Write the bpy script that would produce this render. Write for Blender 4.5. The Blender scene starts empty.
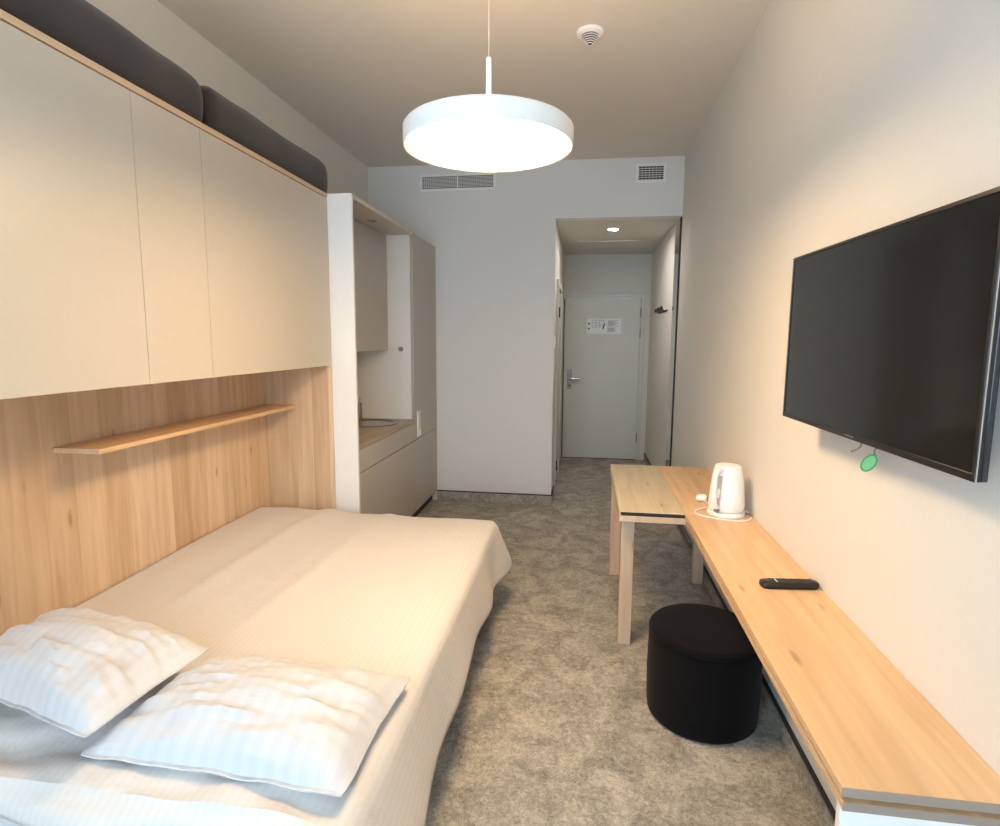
import bpy, bmesh, math, random
from mathutils import Vector, Matrix, noise
random.seed(7)
scene = bpy.context.scene
COL = scene.collection

# ------------------------------------------------------------------ camera
F_PX, W_PX = 580.467, 1000.0
RT = Vector((0.9897078, 0.14295805, 0.00644005))
UP = Vector((-0.02447067, 0.12472888, 0.99188905))
FW = Vector((-0.14099526, 0.98183792, -0.12694342))
EYE = Vector((0, 0, 1.584))
cd = bpy.data.cameras.new('camera')
cd.sensor_fit = 'HORIZONTAL'; cd.sensor_width = 36.0; cd.lens = 36.0 * F_PX / W_PX
cd.clip_start = 0.02; cd.clip_end = 60
cam = bpy.data.objects.new('camera', cd); COL.objects.link(cam)
m3 = Matrix((RT, UP, -FW)).transposed()
cam.matrix_world = Matrix.Translation(EYE) @ m3.to_4x4()
scene.camera = cam

# ------------------------------------------------------------------ light and exposure
scene.view_settings.view_transform = 'Standard'
scene.view_settings.look = 'None'
scene.view_settings.gamma = 1.0
scene.view_settings.use_curve_mapping = False
scene.view_settings.exposure = 0.26
WORLD_COLOR = (0.60, 0.81, 1.0); WORLD_STRENGTH = 7.6
PENDANT_COLOR = (1.0, 0.68, 0.37); PENDANT_UP_STRENGTH = 14.0; PENDANT_STRENGTH = 44.0
DOWNLIGHT_STRENGTH = 420.0
world = bpy.data.worlds.new('daylight'); scene.world = world; world.use_nodes = True
bg = world.node_tree.nodes['Background']
bg.inputs['Color'].default_value = (*WORLD_COLOR, 1); bg.inputs['Strength'].default_value = WORLD_STRENGTH
# window opening behind the camera (x0, x1, z0, z1) in the plane y = YF
YF = -0.95
WIN = (-1.75, 0.55, 0.55, 2.75)
pl = bpy.data.lights.new('window_portal', 'AREA'); pl.shape = 'RECTANGLE'
pl.size = WIN[1] - WIN[0]; pl.size_y = WIN[3] - WIN[2]; pl.cycles.is_portal = True
po = bpy.data.objects.new('window_portal', pl); COL.objects.link(po)
po.location = ((WIN[0] + WIN[1]) / 2, YF - 0.02, (WIN[2] + WIN[3]) / 2); po.rotation_euler = (math.radians(90), 0, 0)
po.rotation_euler = (math.radians(-90), 0, 0); po.rotation_euler = (math.radians(90), 0, math.radians(180))

# ------------------------------------------------------------------ room numbers
XL, XR, YB, H = -2.05, 0.826, 5.452, 3.169
XH = -0.283            # left side of the hallway
ZH = 2.666             # hallway ceiling
YD = 7.76              # entry door plane
XW = -1.558            # bed cabinet fronts
XK = -1.404            # kitchen fronts
YK = 3.453             # kitchen end panel
YT = 4.70              # tall kitchen cabinet start

# ------------------------------------------------------------------ materials
def new_mat(name):
    m = bpy.data.materials.new(name); m.use_nodes = True
    nt = m.node_tree; b = nt.nodes['Principled BSDF']
    return m, nt, b
def N(nt, t, **kw):
    n = nt.nodes.new(t)
    for k, v in kw.items():
        if k in n.inputs: n.inputs[k].default_value = v
        else: setattr(n, k, v)
    return n
def ramp(nt, stops):
    r = nt.nodes.new('ShaderNodeValToRGB'); e = r.color_ramp.elements
    while len(e) < len(stops): e.new(0.5)
    for i, (p, c) in enumerate(stops): e[i].position = p; e[i].color = (*c, 1)
    return r
def plain(name, col, rough=0.5, metal=0.0, bump=0.0, scale=200, spec=0.5, sheen=0.0):
    m, nt, b = new_mat(name)
    tc = N(nt, 'ShaderNodeTexCoord'); nz = N(nt, 'ShaderNodeTexNoise', Scale=scale, Detail=3.0)
    nt.links.new(tc.outputs['Object'], nz.inputs['Vector'])
    lo = tuple(c * 0.988 for c in col); hi = tuple(min(1, c * 1.01) for c in col)
    r = ramp(nt, [(0.3, lo), (0.7, hi)]); nt.links.new(nz.outputs['Fac'], r.inputs['Fac'])
    nt.links.new(r.outputs['Color'], b.inputs['Base Color'])
    b.inputs['Roughness'].default_value = rough; b.inputs['Metallic'].default_value = metal
    b.inputs['Specular IOR Level'].default_value = spec
    if sheen: b.inputs['Sheen Weight'].default_value = sheen
    if bump:
        bp = N(nt, 'ShaderNodeBump', Strength=bump, Distance=0.002)
        nt.links.new(nz.outputs['Fac'], bp.inputs['Height']); nt.links.new(bp.outputs['Normal'], b.inputs['Normal'])
    return m
def emit(name, col, s):
    m, nt, b = new_mat(name)
    b.inputs['Base Color'].default_value = (0.8, 0.8, 0.8, 1)
    b.inputs['Emission Color'].default_value = (*col, 1); b.inputs['Emission Strength'].default_value = s
    return m
def wood(name, grain, across, width, cols, rough=0.42, offset=0.0):
    """light beech boards: grain = axis along the fibre, across = axis over which boards repeat"""
    m, nt, b = new_mat(name); L = nt.links.new
    tc = N(nt, 'ShaderNodeTexCoord'); sp = N(nt, 'ShaderNodeSeparateXYZ'); L(tc.outputs['Object'], sp.inputs[0])
    ax = 'XYZ'
    dv = N(nt, 'ShaderNodeMath', operation='MULTIPLY_ADD'); L(sp.outputs[ax[across]], dv.inputs[0]); dv.inputs[1].default_value = 1 / width; dv.inputs[2].default_value = offset
    fl = N(nt, 'ShaderNodeMath', operation='FLOOR'); L(dv.outputs[0], fl.inputs[0])
    wn = N(nt, 'ShaderNodeTexWhiteNoise'); wn.noise_dimensions = '1D'; L(fl.outputs[0], wn.inputs['W'])
    # stretched grain, shifted per board
    mp = N(nt, 'ShaderNodeMapping'); s = [26.0, 26.0, 26.0]; s[grain] = 1.6; mp.inputs['Scale'].default_value = s
    L(tc.outputs['Object'], mp.inputs['Vector'])
    cb = N(nt, 'ShaderNodeVectorMath', operation='SCALE'); cv = N(nt, 'ShaderNodeCombineXYZ')
    for i in range(3): L(wn.outputs['Value'], cv.inputs[i])
    L(cv.outputs[0], cb.inputs[0]); cb.inputs['Scale'].default_value = 37.0
    ad = N(nt, 'ShaderNodeVectorMath', operation='ADD'); L(mp.outputs[0], ad.inputs[0]); L(cb.outputs[0], ad.inputs[1])
    n1 = N(nt, 'ShaderNodeTexNoise', Scale=1.0, Detail=5.0, Distortion=0.6); L(ad.outputs[0], n1.inputs['Vector'])
    mp2 = N(nt, 'ShaderNodeMapping'); s2 = [7.0, 7.0, 7.0]; s2[grain] = 0.9; mp2.inputs['Scale'].default_value = s2
    L(tc.outputs['Object'], mp2.inputs['Vector'])
    n2 = N(nt, 'ShaderNodeTexNoise', Scale=1.0, Detail=2.0, Distortion=1.2); L(mp2.outputs[0], n2.inputs['Vector'])
    # board tone
    r1 = ramp(nt, [(0.0, cols[0]), (0.5, cols[1]), (1.0, cols[2])]); L(wn.outputs['Value'], r1.inputs['Fac'])
    r2 = ramp(nt, [(0.32, (0.84, 0.80, 0.76)), (0.62, (1.0, 1.0, 1.0))]); L(n1.outputs['Fac'], r2.inputs['Fac'])
    r3 = ramp(nt, [(0.3, (0.92, 0.90, 0.88)), (0.7, (1.0, 1.0, 1.0))]); L(n2.outputs['Fac'], r3.inputs['Fac'])
    mx = N(nt, 'ShaderNodeMix', data_type='RGBA', blend_type='MULTIPLY'); mx.inputs[0].default_value = 1
    L(r1.outputs['Color'], mx.inputs[6]); L(r2.outputs['Color'], mx.inputs[7])
    mx2 = N(nt, 'ShaderNodeMix', data_type='RGBA', blend_type='MULTIPLY'); mx2.inputs[0].default_value = 1
    L(mx.outputs[2], mx2.inputs[6]); L(r3.outputs['Color'], mx2.inputs[7])
    # small dark knots and flecks
    mp3 = N(nt, 'ShaderNodeMapping'); s3 = [9.0, 9.0, 9.0]; s3[grain] = 2.2; mp3.inputs['Scale'].default_value = s3
    L(tc.outputs['Object'], mp3.inputs['Vector'])
    vo = N(nt, 'ShaderNodeTexVoronoi', Scale=1.0); L(mp3.outputs[0], vo.inputs['Vector'])
    r4 = ramp(nt, [(0.04, (0.62, 0.50, 0.40)), (0.11, (1, 1, 1))]); L(vo.outputs['Distance'], r4.inputs['Fac'])
    mx3 = N(nt, 'ShaderNodeMix', data_type='RGBA', blend_type='MULTIPLY'); mx3.inputs[0].default_value = 0.8
    L(mx2.outputs[2], mx3.inputs[6]); L(r4.outputs['Color'], mx3.inputs[7])
    L(mx3.outputs[2], b.inputs['Base Color'])
    b.inputs['Roughness'].default_value = rough
    bp = N(nt, 'ShaderNodeBump', Strength=0.06, Distance=0.002); L(n1.outputs['Fac'], bp.inputs['Height']); L(bp.outputs['Normal'], b.inputs['Normal'])
    return m
def carpet(name):
    m, nt, b = new_mat(name); L = nt.links.new
    tc = N(nt, 'ShaderNodeTexCoord')
    n1 = N(nt, 'ShaderNodeTexNoise', Scale=6.0, Detail=8.0, Roughness=0.74, Distortion=0.7); L(tc.outputs['Object'], n1.inputs['Vector'])
    n2 = N(nt, 'ShaderNodeTexNoise', Scale=52.0, Detail=5.0, Roughness=0.8, Distortion=0.9); L(tc.outputs['Object'], n2.inputs['Vector'])
    n3 = N(nt, 'ShaderNodeTexNoise', Scale=210.0, Detail=2.0); L(tc.outputs['Object'], n3.inputs['Vector'])
    a = N(nt, 'ShaderNodeMath', operation='MULTIPLY_ADD'); L(n2.outputs['Fac'], a.inputs[0]); a.inputs[1].default_value = 1.0; L(n1.outputs['Fac'], a.inputs[2])
    a2 = N(nt, 'ShaderNodeMath', operation='MULTIPLY_ADD'); L(n3.outputs['Fac'], a2.inputs[0]); a2.inputs[1].default_value = 0.34; L(a.outputs[0], a2.inputs[2])
    sc = N(nt, 'ShaderNodeMath', operation='MULTIPLY'); L(a2.outputs[0], sc.inputs[0]); sc.inputs[1].default_value = 0.44
    r = ramp(nt, [(0.38, CARPET[0]), (0.48, CARPET[1]), (0.535, CARPET[2]), (0.63, CARPET[3])]); L(sc.outputs[0], r.inputs['Fac'])
    L(r.outputs['Color'], b.inputs['Base Color']); b.inputs['Roughness'].default_value = 0.95
    b.inputs['Specular IOR Level'].default_value = 0.1
    bp = N(nt, 'ShaderNodeBump', Strength=0.5, Distance=0.004); L(n3.outputs['Fac'], bp.inputs['Height']); L(bp.outputs['Normal'], b.inputs['Normal'])
    return m
CARPET = [(0.15, 0.139, 0.122), (0.28, 0.260, 0.227), (0.39, 0.360, 0.313), (0.56, 0.52, 0.455)]
def bedding(name, col, per=0.022, direction='X', contrast=0.975):
    """white damask with satin stripes (a true weave pattern carried in UV metres)"""
    m, nt, b = new_mat(name); L = nt.links.new
    uv = N(nt, 'ShaderNodeUVMap'); sp = N(nt, 'ShaderNodeSeparateXYZ'); L(uv.outputs[0], sp.inputs[0])
    mu = N(nt, 'ShaderNodeMath', operation='MULTIPLY'); L(sp.outputs[direction], mu.inputs[0]); mu.inputs[1].default_value = 2 * math.pi / per
    si = N(nt, 'ShaderNodeMath', operation='SINE'); L(mu.outputs[0], si.inputs[0])
    r = ramp(nt, [(0.42, tuple(c * contrast for c in col)), (0.58, col)])
    ma = N(nt, 'ShaderNodeMath', operation='MULTIPLY_ADD'); L(si.outputs[0], ma.inputs[0]); ma.inputs[1].default_value = 0.5; ma.inputs[2].default_value = 0.5
    L(ma.outputs[0], r.inputs['Fac']); L(r.outputs['Color'], b.inputs['Base Color'])
    rr = N(nt, 'ShaderNodeMapRange'); L(ma.outputs[0], rr.inputs['Value']); rr.inputs['To Min'].default_value = 0.75; rr.inputs['To Max'].default_value = 0.55
    L(rr.outputs[0], b.inputs['Roughness'])
    b.inputs['Sheen Weight'].default_value = 0.15
    tc = N(nt, 'ShaderNodeTexCoord'); nz = N(nt, 'ShaderNodeTexNoise', Scale=9.0, Detail=5.0, Distortion=1.0); L(tc.outputs['Object'], nz.inputs['Vector'])
    sm = N(nt, 'ShaderNodeMath', operation='MULTIPLY_ADD'); L(ma.outputs[0], sm.inputs[0]); sm.inputs[1].default_value = 0.05; L(nz.outputs['Fac'], sm.inputs[2])
    bp = N(nt, 'ShaderNodeBump', Strength=0.35, Distance=0.012); L(sm.outputs[0], bp.inputs['Height']); L(bp.outputs['Normal'], b.inputs['Normal'])
    return m

BE = [(0.60, 0.42, 0.26), (0.69, 0.50, 0.325), (0.76, 0.58, 0.405)]
M = dict(
    wall=plain('wall_paint', (0.71, 0.685, 0.635), 0.75, bump=0.015, scale=90),
    daylitwall=plain('wall_paint_daylit', (0.74, 0.725, 0.70), 0.75, bump=0.015, scale=90),  # wall paint made lighter and cooler; the far wall's daylight is in the colour
    ceil=plain('ceiling_paint', (0.73, 0.675, 0.60), 0.85, bump=0.015, scale=90),
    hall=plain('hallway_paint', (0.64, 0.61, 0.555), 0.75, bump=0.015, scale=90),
    carpet=carpet('mottled_carpet'),
    black=plain('black_trim', (0.012, 0.012, 0.012), 0.5),
    cash=plain('cashmere_laminate', (0.56, 0.51, 0.43), 0.38, scale=40),
    kitch=plain('kitchen_laminate', (0.45, 0.41, 0.355), 0.36, scale=40),
    white_lam=plain('white_laminate', (0.78, 0.77, 0.74), 0.42, scale=40),
    white=plain('white_plastic', (0.87, 0.86, 0.84), 0.32, scale=60),
    grey_slot=plain('grey_grille', (0.085, 0.072, 0.06), 0.6),
    door=plain('door_laminate', (0.59, 0.575, 0.515), 0.45, scale=30),
    frame=plain('door_frame_paint', (0.55, 0.54, 0.50), 0.45, scale=30),
    wood_v=wood('beech_upright', 2, 1, 0.135, BE),
    wood_vx=wood('beech_upright_side', 2, 0, 0.11, BE),
    wood_y=wood('beech_lengthwise', 1, 0, 0.16, [(0.70, 0.465, 0.25), (0.75, 0.51, 0.285), (0.78, 0.55, 0.325)], 0.36),
    wood_edge=wood('beech_edge', 1, 2, 0.05, BE),
    wood_leg=wood('beech_leg', 2, 0, 0.2, [(0.64, 0.475, 0.335), (0.66, 0.49, 0.35), (0.68, 0.51, 0.365)], 0.45),
    edgeband=plain('brown_edge_band', (0.30, 0.235, 0.19), 0.5),
    inlay=wood('pale_tabletop', 1, 0, 0.3, [(0.62, 0.53, 0.36), (0.63, 0.54, 0.37), (0.64, 0.55, 0.38)], 0.4),
    worktop=wood('worktop_laminate', 1, 0, 0.3, [(0.40, 0.315, 0.22), (0.42, 0.33, 0.23), (0.44, 0.345, 0.24)], 0.4),
    steel=plain('brushed_steel', (0.56, 0.54, 0.51), 0.25, 1.0, scale=120),
    sinksteel=plain('sink_steel', (0.34, 0.32, 0.29), 0.22, 1.0),
    darksteel=plain('satin_dark_steel', (0.28, 0.27, 0.25), 0.45, 0.8),
    chrome=plain('chrome', (0.70, 0.69, 0.67), 0.14, 1.0),
    cushion=plain('charcoal_weave', (0.042, 0.034, 0.031), 0.92, bump=0.5, scale=420, spec=0.15, sheen=0.25),
    pouf=plain('black_velvet', (0.0065, 0.0055, 0.0058), 0.9, bump=0.3, scale=300, spec=0.05, sheen=0.05),
    duvet=bedding('striped_duvet_cotton', (0.63, 0.60, 0.565), 0.022, 'X'),
    pillow=bedding('striped_pillow_cotton', (0.575, 0.575, 0.58), 0.045, 'X', 0.963),
    sheet=bedding('sheet_cotton', (0.60, 0.60, 0.60), 0.02, 'X'),
    bedframe=plain('dark_bed_frame', (0.05, 0.046, 0.042), 0.6),
    tvbody=plain('tv_plastic', (0.014, 0.013, 0.013), 0.28),
    tvside=plain('tv_side_plastic', (0.02, 0.022, 0.026), 0.25),
    tvscreen=plain('tv_glass', (0.008, 0.008, 0.008), 0.12, spec=0.55),
    silver=plain('silver_trim', (0.55, 0.55, 0.56), 0.25, 0.9),
    green=plain('green_card', (0.03, 0.26, 0.06), 0.5),
    greenlight=plain('pale_green_print', (0.15, 0.44, 0.13), 0.5),
    remote=plain('remote_plastic', (0.010, 0.008, 0.008), 0.42),
    rubber=plain('remote_keys', (0.05, 0.045, 0.045), 0.6),
    paper=plain('paper', (0.80, 0.80, 0.78), 0.7),
    ink=plain('grey_ink', (0.22, 0.22, 0.22), 0.7),
    inkdark=plain('dark_ink', (0.03, 0.03, 0.03), 0.7),
    kettle_grey=plain('clear_grey_plastic', (0.52, 0.52, 0.50), 0.2),
    lamp=emit('pendant_diffuser', PENDANT_COLOR, PENDANT_STRENGTH),
    lampup=emit('pendant_upper_glow', PENDANT_COLOR, PENDANT_UP_STRENGTH),
    spot=emit('downlight_lens', (1.0, 0.93, 0.84), DOWNLIGHT_STRENGTH),
    lampbody=plain('lamp_white_metal', (0.84, 0.83, 0.80), 0.4),
    mirror=plain('mirror_glass', (0.80, 0.82, 0.79), 0.03, 1.0),
)
def glass_mat():
    m, nt, b = new_mat('window_glass'); L = nt.links.new
    tr = N(nt, 'ShaderNodeBsdfTransparent'); gl = N(nt, 'ShaderNodeBsdfGlossy', Roughness=0.02)
    fr = N(nt, 'ShaderNodeFresnel', IOR=1.3); mx = N(nt, 'ShaderNodeMixShader')
    L(fr.outputs[0], mx.inputs[0]); L(tr.outputs[0], mx.inputs[1]); L(gl.outputs[0], mx.inputs[2])
    L(mx.outputs[0], nt.nodes['Material Output'].inputs['Surface']); return m
M['glass'] = glass_mat()

# ------------------------------------------------------------------ mesh helpers (all in world coordinates)
ORG = {}          # world origin of every object
def box(bm, x0, x1, y0, y1, z0, z1):
    vs = [bm.verts.new((x, y, z)) for z in (z0, z1) for y in (y0, y1) for x in (x0, x1)]
    for f in ((0, 2, 3, 1), (4, 5, 7, 6), (0, 1, 5, 4), (2, 6, 7, 3), (0, 4, 6, 2), (1, 3, 7, 5)):
        bm.faces.new([vs[i] for i in f])
    return vs
def boxes(*bs):
    bm = bmesh.new()
    for b in bs: box(bm, *b)
    return bm
def lathe(bm, c, prof, seg=48, axis=2):
    """prof: list of (radius, height) along axis, closed with caps"""
    rings = []
    for r, h in prof:
        ring = []
        for k in range(seg):
            a = 2 * math.pi * k / seg; p = [r * math.cos(a), r * math.sin(a), h]
            if axis == 0: p = [p[2], p[0], p[1]]
            elif axis == 1: p = [p[1], p[2], p[0]]
            ring.append(bm.verts.new((c[0] + p[0], c[1] + p[1], c[2] + p[2])))
        rings.append(ring)
    for a, b in zip(rings, rings[1:]):
        for k in range(seg): bm.faces.new((a[k], a[(k + 1) % seg], b[(k + 1) % seg], b[k]))
    if prof[0][0] > 1e-6: bm.faces.new(rings[0][::-1])
    if prof[-1][0] > 1e-6: bm.faces.new(rings[-1])
    return rings
def tube(bm, pts, r, seg=10):
    pts = [Vector(p) for p in pts]; rings = []; ref = None
    for i, p in enumerate(pts):
        t = (pts[min(i + 1, len(pts) - 1)] - pts[max(i - 1, 0)]).normalized()
        if ref is None: ref = t.orthogonal().normalized()
        ref = (ref - t * ref.dot(t)).normalized(); b = t.cross(ref)
        rr = r[i] if isinstance(r, (list, tuple)) else r
        rings.append([bm.verts.new(p + (ref * math.cos(a) + b * math.sin(a)) * rr) for a in [2 * math.pi * k / seg for k in range(seg)]])
    for a, b in zip(rings, rings[1:]):
        for k in range(seg): bm.faces.new((a[k], a[(k + 1) % seg], b[(k + 1) % seg], b[k]))
    bm.faces.new(rings[0][::-1]); bm.faces.new(rings[-1])
def catmull(pts, n=8):
    P = [Vector(p) for p in pts]; P = [2 * P[0] - P[1]] + P + [2 * P[-1] - P[-2]]; out = []
    for i in range(1, len(P) - 2):
        for k in range(n):
            t = k / n; a, b, c, d = P[i - 1:i + 3]
            out.append(0.5 * ((2 * b) + (c - a) * t + (2 * a - 5 * b + 4 * c - d) * t * t + (3 * b - a - 3 * c + d) * t ** 3))
    out.append(P[-2]); return out
def rounded_slab(bm, pts, z0, z1):
    """prism over a closed outline"""
    a = [bm.verts.new((x, y, z0)) for x, y in pts]; b = [bm.verts.new((x, y, z1)) for x, y in pts]; n = len(pts)
    for k in range(n): bm.faces.new((a[k], a[(k + 1) % n], b[(k + 1) % n], b[k]))
    bm.faces.new(a[::-1]); bm.faces.new(b)
def link(name, bm, mat, parent=None, bevel=0.0, smooth=False, base=None, segs=2, subsurf=0):
    bmesh.ops.recalc_face_normals(bm, faces=bm.faces)
    if base is None:
        if parent is not None: base = ORG[parent.name]
        else:
            xs = [v.co for v in bm.verts]
            lo = Vector([min(v[i] for v in xs) for i in range(3)]); hi = Vector([max(v[i] for v in xs) for i in range(3)])
            base = Vector(((lo.x + hi.x) / 2, (lo.y + hi.y) / 2, lo.z))
    base = Vector(base)
    for v in bm.verts: v.co -= base
    me = bpy.data.meshes.new(name); bm.to_mesh(me); bm.free()
    o = bpy.data.objects.new(name, me); COL.objects.link(o)
    me.materials.append(M[mat] if isinstance(mat, str) else mat)
    if parent is None: o.location = base
    else: o.parent = parent
    ORG[o.name] = base
    if bevel:
        md = o.modifiers.new('bevel', 'BEVEL'); md.width = bevel; md.segments = segs; md.limit_method = 'ANGLE'; md.angle_limit = math.radians(40)
    if subsurf:
        md = o.modifiers.new('subsurf', 'SUBSURF'); md.levels = subsurf; md.render_levels = subsurf
    if smooth or bevel:
        for p in me.polygons: p.use_smooth = True
        if not subsurf:
            try: me.set_sharp_from_angle(angle=math.radians(35))
            except Exception: pass
    return o
def thing(name, label, cat, loc, group=None):
    o = bpy.data.objects.new(name, None); COL.objects.link(o); o.location = loc; o.empty_display_size = 0.1
    ORG[o.name] = Vector(loc); return tag(o, label, cat, group)
def tag(o, label, cat, group=None, kind=None):
    o['label'] = label; o['category'] = cat
    if group: o['group'] = group
    if kind: o['kind'] = kind
    return o
def struct(name, bm, mat, label=None, bevel=0.0):
    o = link(name, bm, mat, base=(0, 0, 0), bevel=bevel); o['kind'] = 'structure'
    if label: o['label'] = label
    return o

# ------------------------------------------------------------------ the setting
T = 0.12
struct('floor', boxes((XL - T, XR + T, YF - T, YD + T, -0.1, 0.0)), 'carpet', 'mottled grey carpet running from the bed through to the entry door')
struct('ceiling', boxes((XL - T, XR + T, YF - T, YB + T, H, H + 0.1)), 'ceil', 'plain pale ceiling above the round pendant lamp')
struct('wall_left', boxes((XL - T, XL, YF, YB + T, 0, H)), 'wall', 'pale wall above the bed cabinet and the kitchen')
struct('wall_right', boxes((XR, XR + T, YF, YD + T, 0, H)), 'wall', 'pale right wall behind the television and the bench')
struct('wall_back', boxes((XL, XH, YB, YB + T, 0, H), (XH, XR, YB, YB + T, ZH, H)), 'daylitwall', 'pale far wall with the vents and the hallway opening')
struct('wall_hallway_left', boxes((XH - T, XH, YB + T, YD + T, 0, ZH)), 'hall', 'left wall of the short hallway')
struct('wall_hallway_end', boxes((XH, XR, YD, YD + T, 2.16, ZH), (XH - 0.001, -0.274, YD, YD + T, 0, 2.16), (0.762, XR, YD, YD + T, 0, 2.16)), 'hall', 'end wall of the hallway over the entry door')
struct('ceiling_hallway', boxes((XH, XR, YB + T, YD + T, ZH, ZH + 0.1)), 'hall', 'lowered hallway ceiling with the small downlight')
struct('wall_front', boxes((XL, WIN[0], YF - T, YF, 0, H), (WIN[1], XR, YF - T, YF, 0, H),
                           (WIN[0], WIN[1], YF - T, YF, 0, WIN[2]), (WIN[0], WIN[1], YF - T, YF, WIN[3], H)), 'wall', 'window wall facing the entry door')
x0, x1, z0, z1 = WIN
xm = (x0 + x1) / 2
w = struct('window_1', boxes((x0, x1, YF - 0.09, YF - 0.03, z0, z0 + 0.06), (x0, x1, YF - 0.09, YF - 0.03, z1 - 0.06, z1),
                             (x0, x0 + 0.06, YF - 0.09, YF - 0.03, z0 + 0.06, z1 - 0.06), (x1 - 0.06, x1, YF - 0.09, YF - 0.03, z0 + 0.06, z1 - 0.06),
                             (xm - 0.04, xm + 0.04, YF - 0.09, YF - 0.03, z0 + 0.06, z1 - 0.06)), 'white', 'white two-pane window lighting the room')
for a, b in ((x0 + 0.06, xm - 0.04), (xm + 0.04, x1 - 0.06)):
    link('window_pane', boxes((a, b, YF - 0.063, YF - 0.057, z0 + 0.06, z1 - 0.06)), 'glass', w)

# carpet skirting strips with a black capping
def skirting(name, x0, x1, y0, y1, cap, label):
    o = struct(name, boxes((x0, x1, y0, y1, 0, 0.09)), 'carpet', label)
    link('cap', boxes(cap), 'black', o)
skirting('baseboard_back', XK + 0.002, XH, YB - 0.010, YB, (XK + 0.002, XH + 0.012, YB - 0.014, YB, 0.09, 0.099), 'carpet skirting with black cap on the far wall')
skirting('baseboard_right', XR - 0.010, XR, YF, 5.455, (XR - 0.014, XR, YF, 5.455, 0.09, 0.102), 'carpet skirting with black cap under the bench')
skirting('baseboard_hallway_right', XR - 0.010, XR, 5.76, YD - 0.02, (XR - 0.014, XR, 5.76, YD - 0.02, 0.09, 0.102), 'dark skirting beside the entry door')
skirting('baseboard_hallway_left', XH, XH + 0.010, YB, 5.82, (XH, XH + 0.014, YB, 5.82, 0.09, 0.099), 'short skirting inside the hallway opening')

# entry door
d = struct('door_1', boxes((-0.262, 0.706, YD - 0.012, YD + 0.035, 0.008, 2.105)), 'door', 'pale entry door at the end of the hallway with a paper plan', 0.002)
link('door_frame', boxes((0.708, 0.760, YD - 0.025, YD + 0.05, 0, 2.155), (-0.274, 0.708, YD - 0.025, YD + 0.05, 2.108, 2.155)), "frame", d, 0.003)
link('door_seal', boxes((-0.274, -0.263, YD - 0.008, YD + 0.05, 0.008, 2.107)), 'black', d)
link('threshold', boxes((-0.274, 0.708, YD - 0.02, YD + 0.05, 0.0, 0.008)), 'black', d)
bm = bmesh.new(); box(bm, -0.215, -0.155, YD - 0.022, YD - 0.012, 0.93, 1.19)
link('handle_plate', bm, 'darksteel', d, 0.004)
bm = bmesh.new(); tube(bm, [(-0.185, YD - 0.012, 1.07), (-0.185, YD - 0.055, 1.07)], 0.011)
tube(bm, catmull([(-0.19, YD - 0.058, 1.07), (-0.14, YD - 0.062, 1.07), (-0.045, YD - 0.058, 1.07)], 4), 0.019)
link('door_handle', bm, 'silver', d, smooth=True)
bm = bmesh.new(); lathe(bm, (-0.185, YD - 0.030, 0.975), [(0.013, 0), (0.013, 0.010)], 20, 1)
link('lock_cylinder', bm, 'black', d)
for z in (0.30, 1.66, 1.93):
    bm = bmesh.new(); tube(bm, [(0.707, YD - 0.026, z - 0.06), (0.707, YD - 0.026, z + 0.06)], 0.009); link('hinge', bm, 'steel', d, smooth=True)
# bathroom door in the left hallway wall
d2 = struct('door_2', boxes((XH - 0.02, XH + 0.004, 5.93, 6.83, 0.008, 2.10)), 'door', 'side door in the left hallway wall, seen edge-on', 0.002)
link('door_frame', boxes((XH, XH + 0.022, 5.86, 5.927, 0, 2.17), (XH, XH + 0.022, 6.833, 6.90, 0, 2.17), (XH, XH + 0.022, 5.927, 6.833, 2.103, 2.17)), 'frame', d2, 0.003)
for z in (0.28, 1.85):
    bm = bmesh.new(); tube(bm, [(XH + 0.026, 5.93, z - 0.05), (XH + 0.026, 5.93, z + 0.05)], 0.009); link('hinge', bm, 'black', d2, smooth=True)

# evacuation plan on the door
s = thing('evacuation_plan', 'white printed evacuation plan sheet fixed to the entry door', 'sign', (0.245, YD - 0.0135, 1.65))
YP = YD - 0.0135
link('sheet', boxes((0.025, 0.465, YP - 0.001, YP + 0.0005, 1.655, 1.85)), 'paper', s)
ink = []
for k in range(7): ink.append((0.295, 0.43 - 0.03 * (k % 3), 1.825 - 0.011 * k, 0.006))
for k in range(5): ink.append((0.29, 0.40 - 0.02 * (k % 2), 1.735 - 0.011 * k, 0.006))
bars = [(a, b, YP - 0.002, YP - 0.001, z - h, z) for a, b, z, h in ink]
link('text_block', boxes(*bars), 'ink', s)
plan = [(0.09, 0.24, 1.835), (0.09, 0.19, 1.80), (0.12, 0.26, 1.77), (0.09, 0.20, 1.745)]
pb = [(a, b, YP - 0.002, YP - 0.001, z - 0.004, z) for a, b, z in plan] + [(x, x + 0.004, YP - 0.002, YP - 0.001, 1.745, 1.835) for x in (0.09, 0.14, 0.19, 0.24)]
link('floor_plan', boxes(*pb), 'ink', s)
for z in (1.775, 1.712): link('pictogram', boxes((0.040, 0.062, YP - 0.002, YP - 0.001, z, z + 0.022)), 'inkdark', s)
bm = bmesh.new()
vs = [bm.verts.new((x, YP - 0.002, z)) for x, z in ((0.222, 1.72), (0.240, 1.715), (0.262, 1.79), (0.250, 1.79))]; bm.faces.new(vs)
bmesh.ops.solidify(bm, geom=bm.faces[:], thickness=0.0008)
link('route_arrow', bm, 'inkdark', s)

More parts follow.
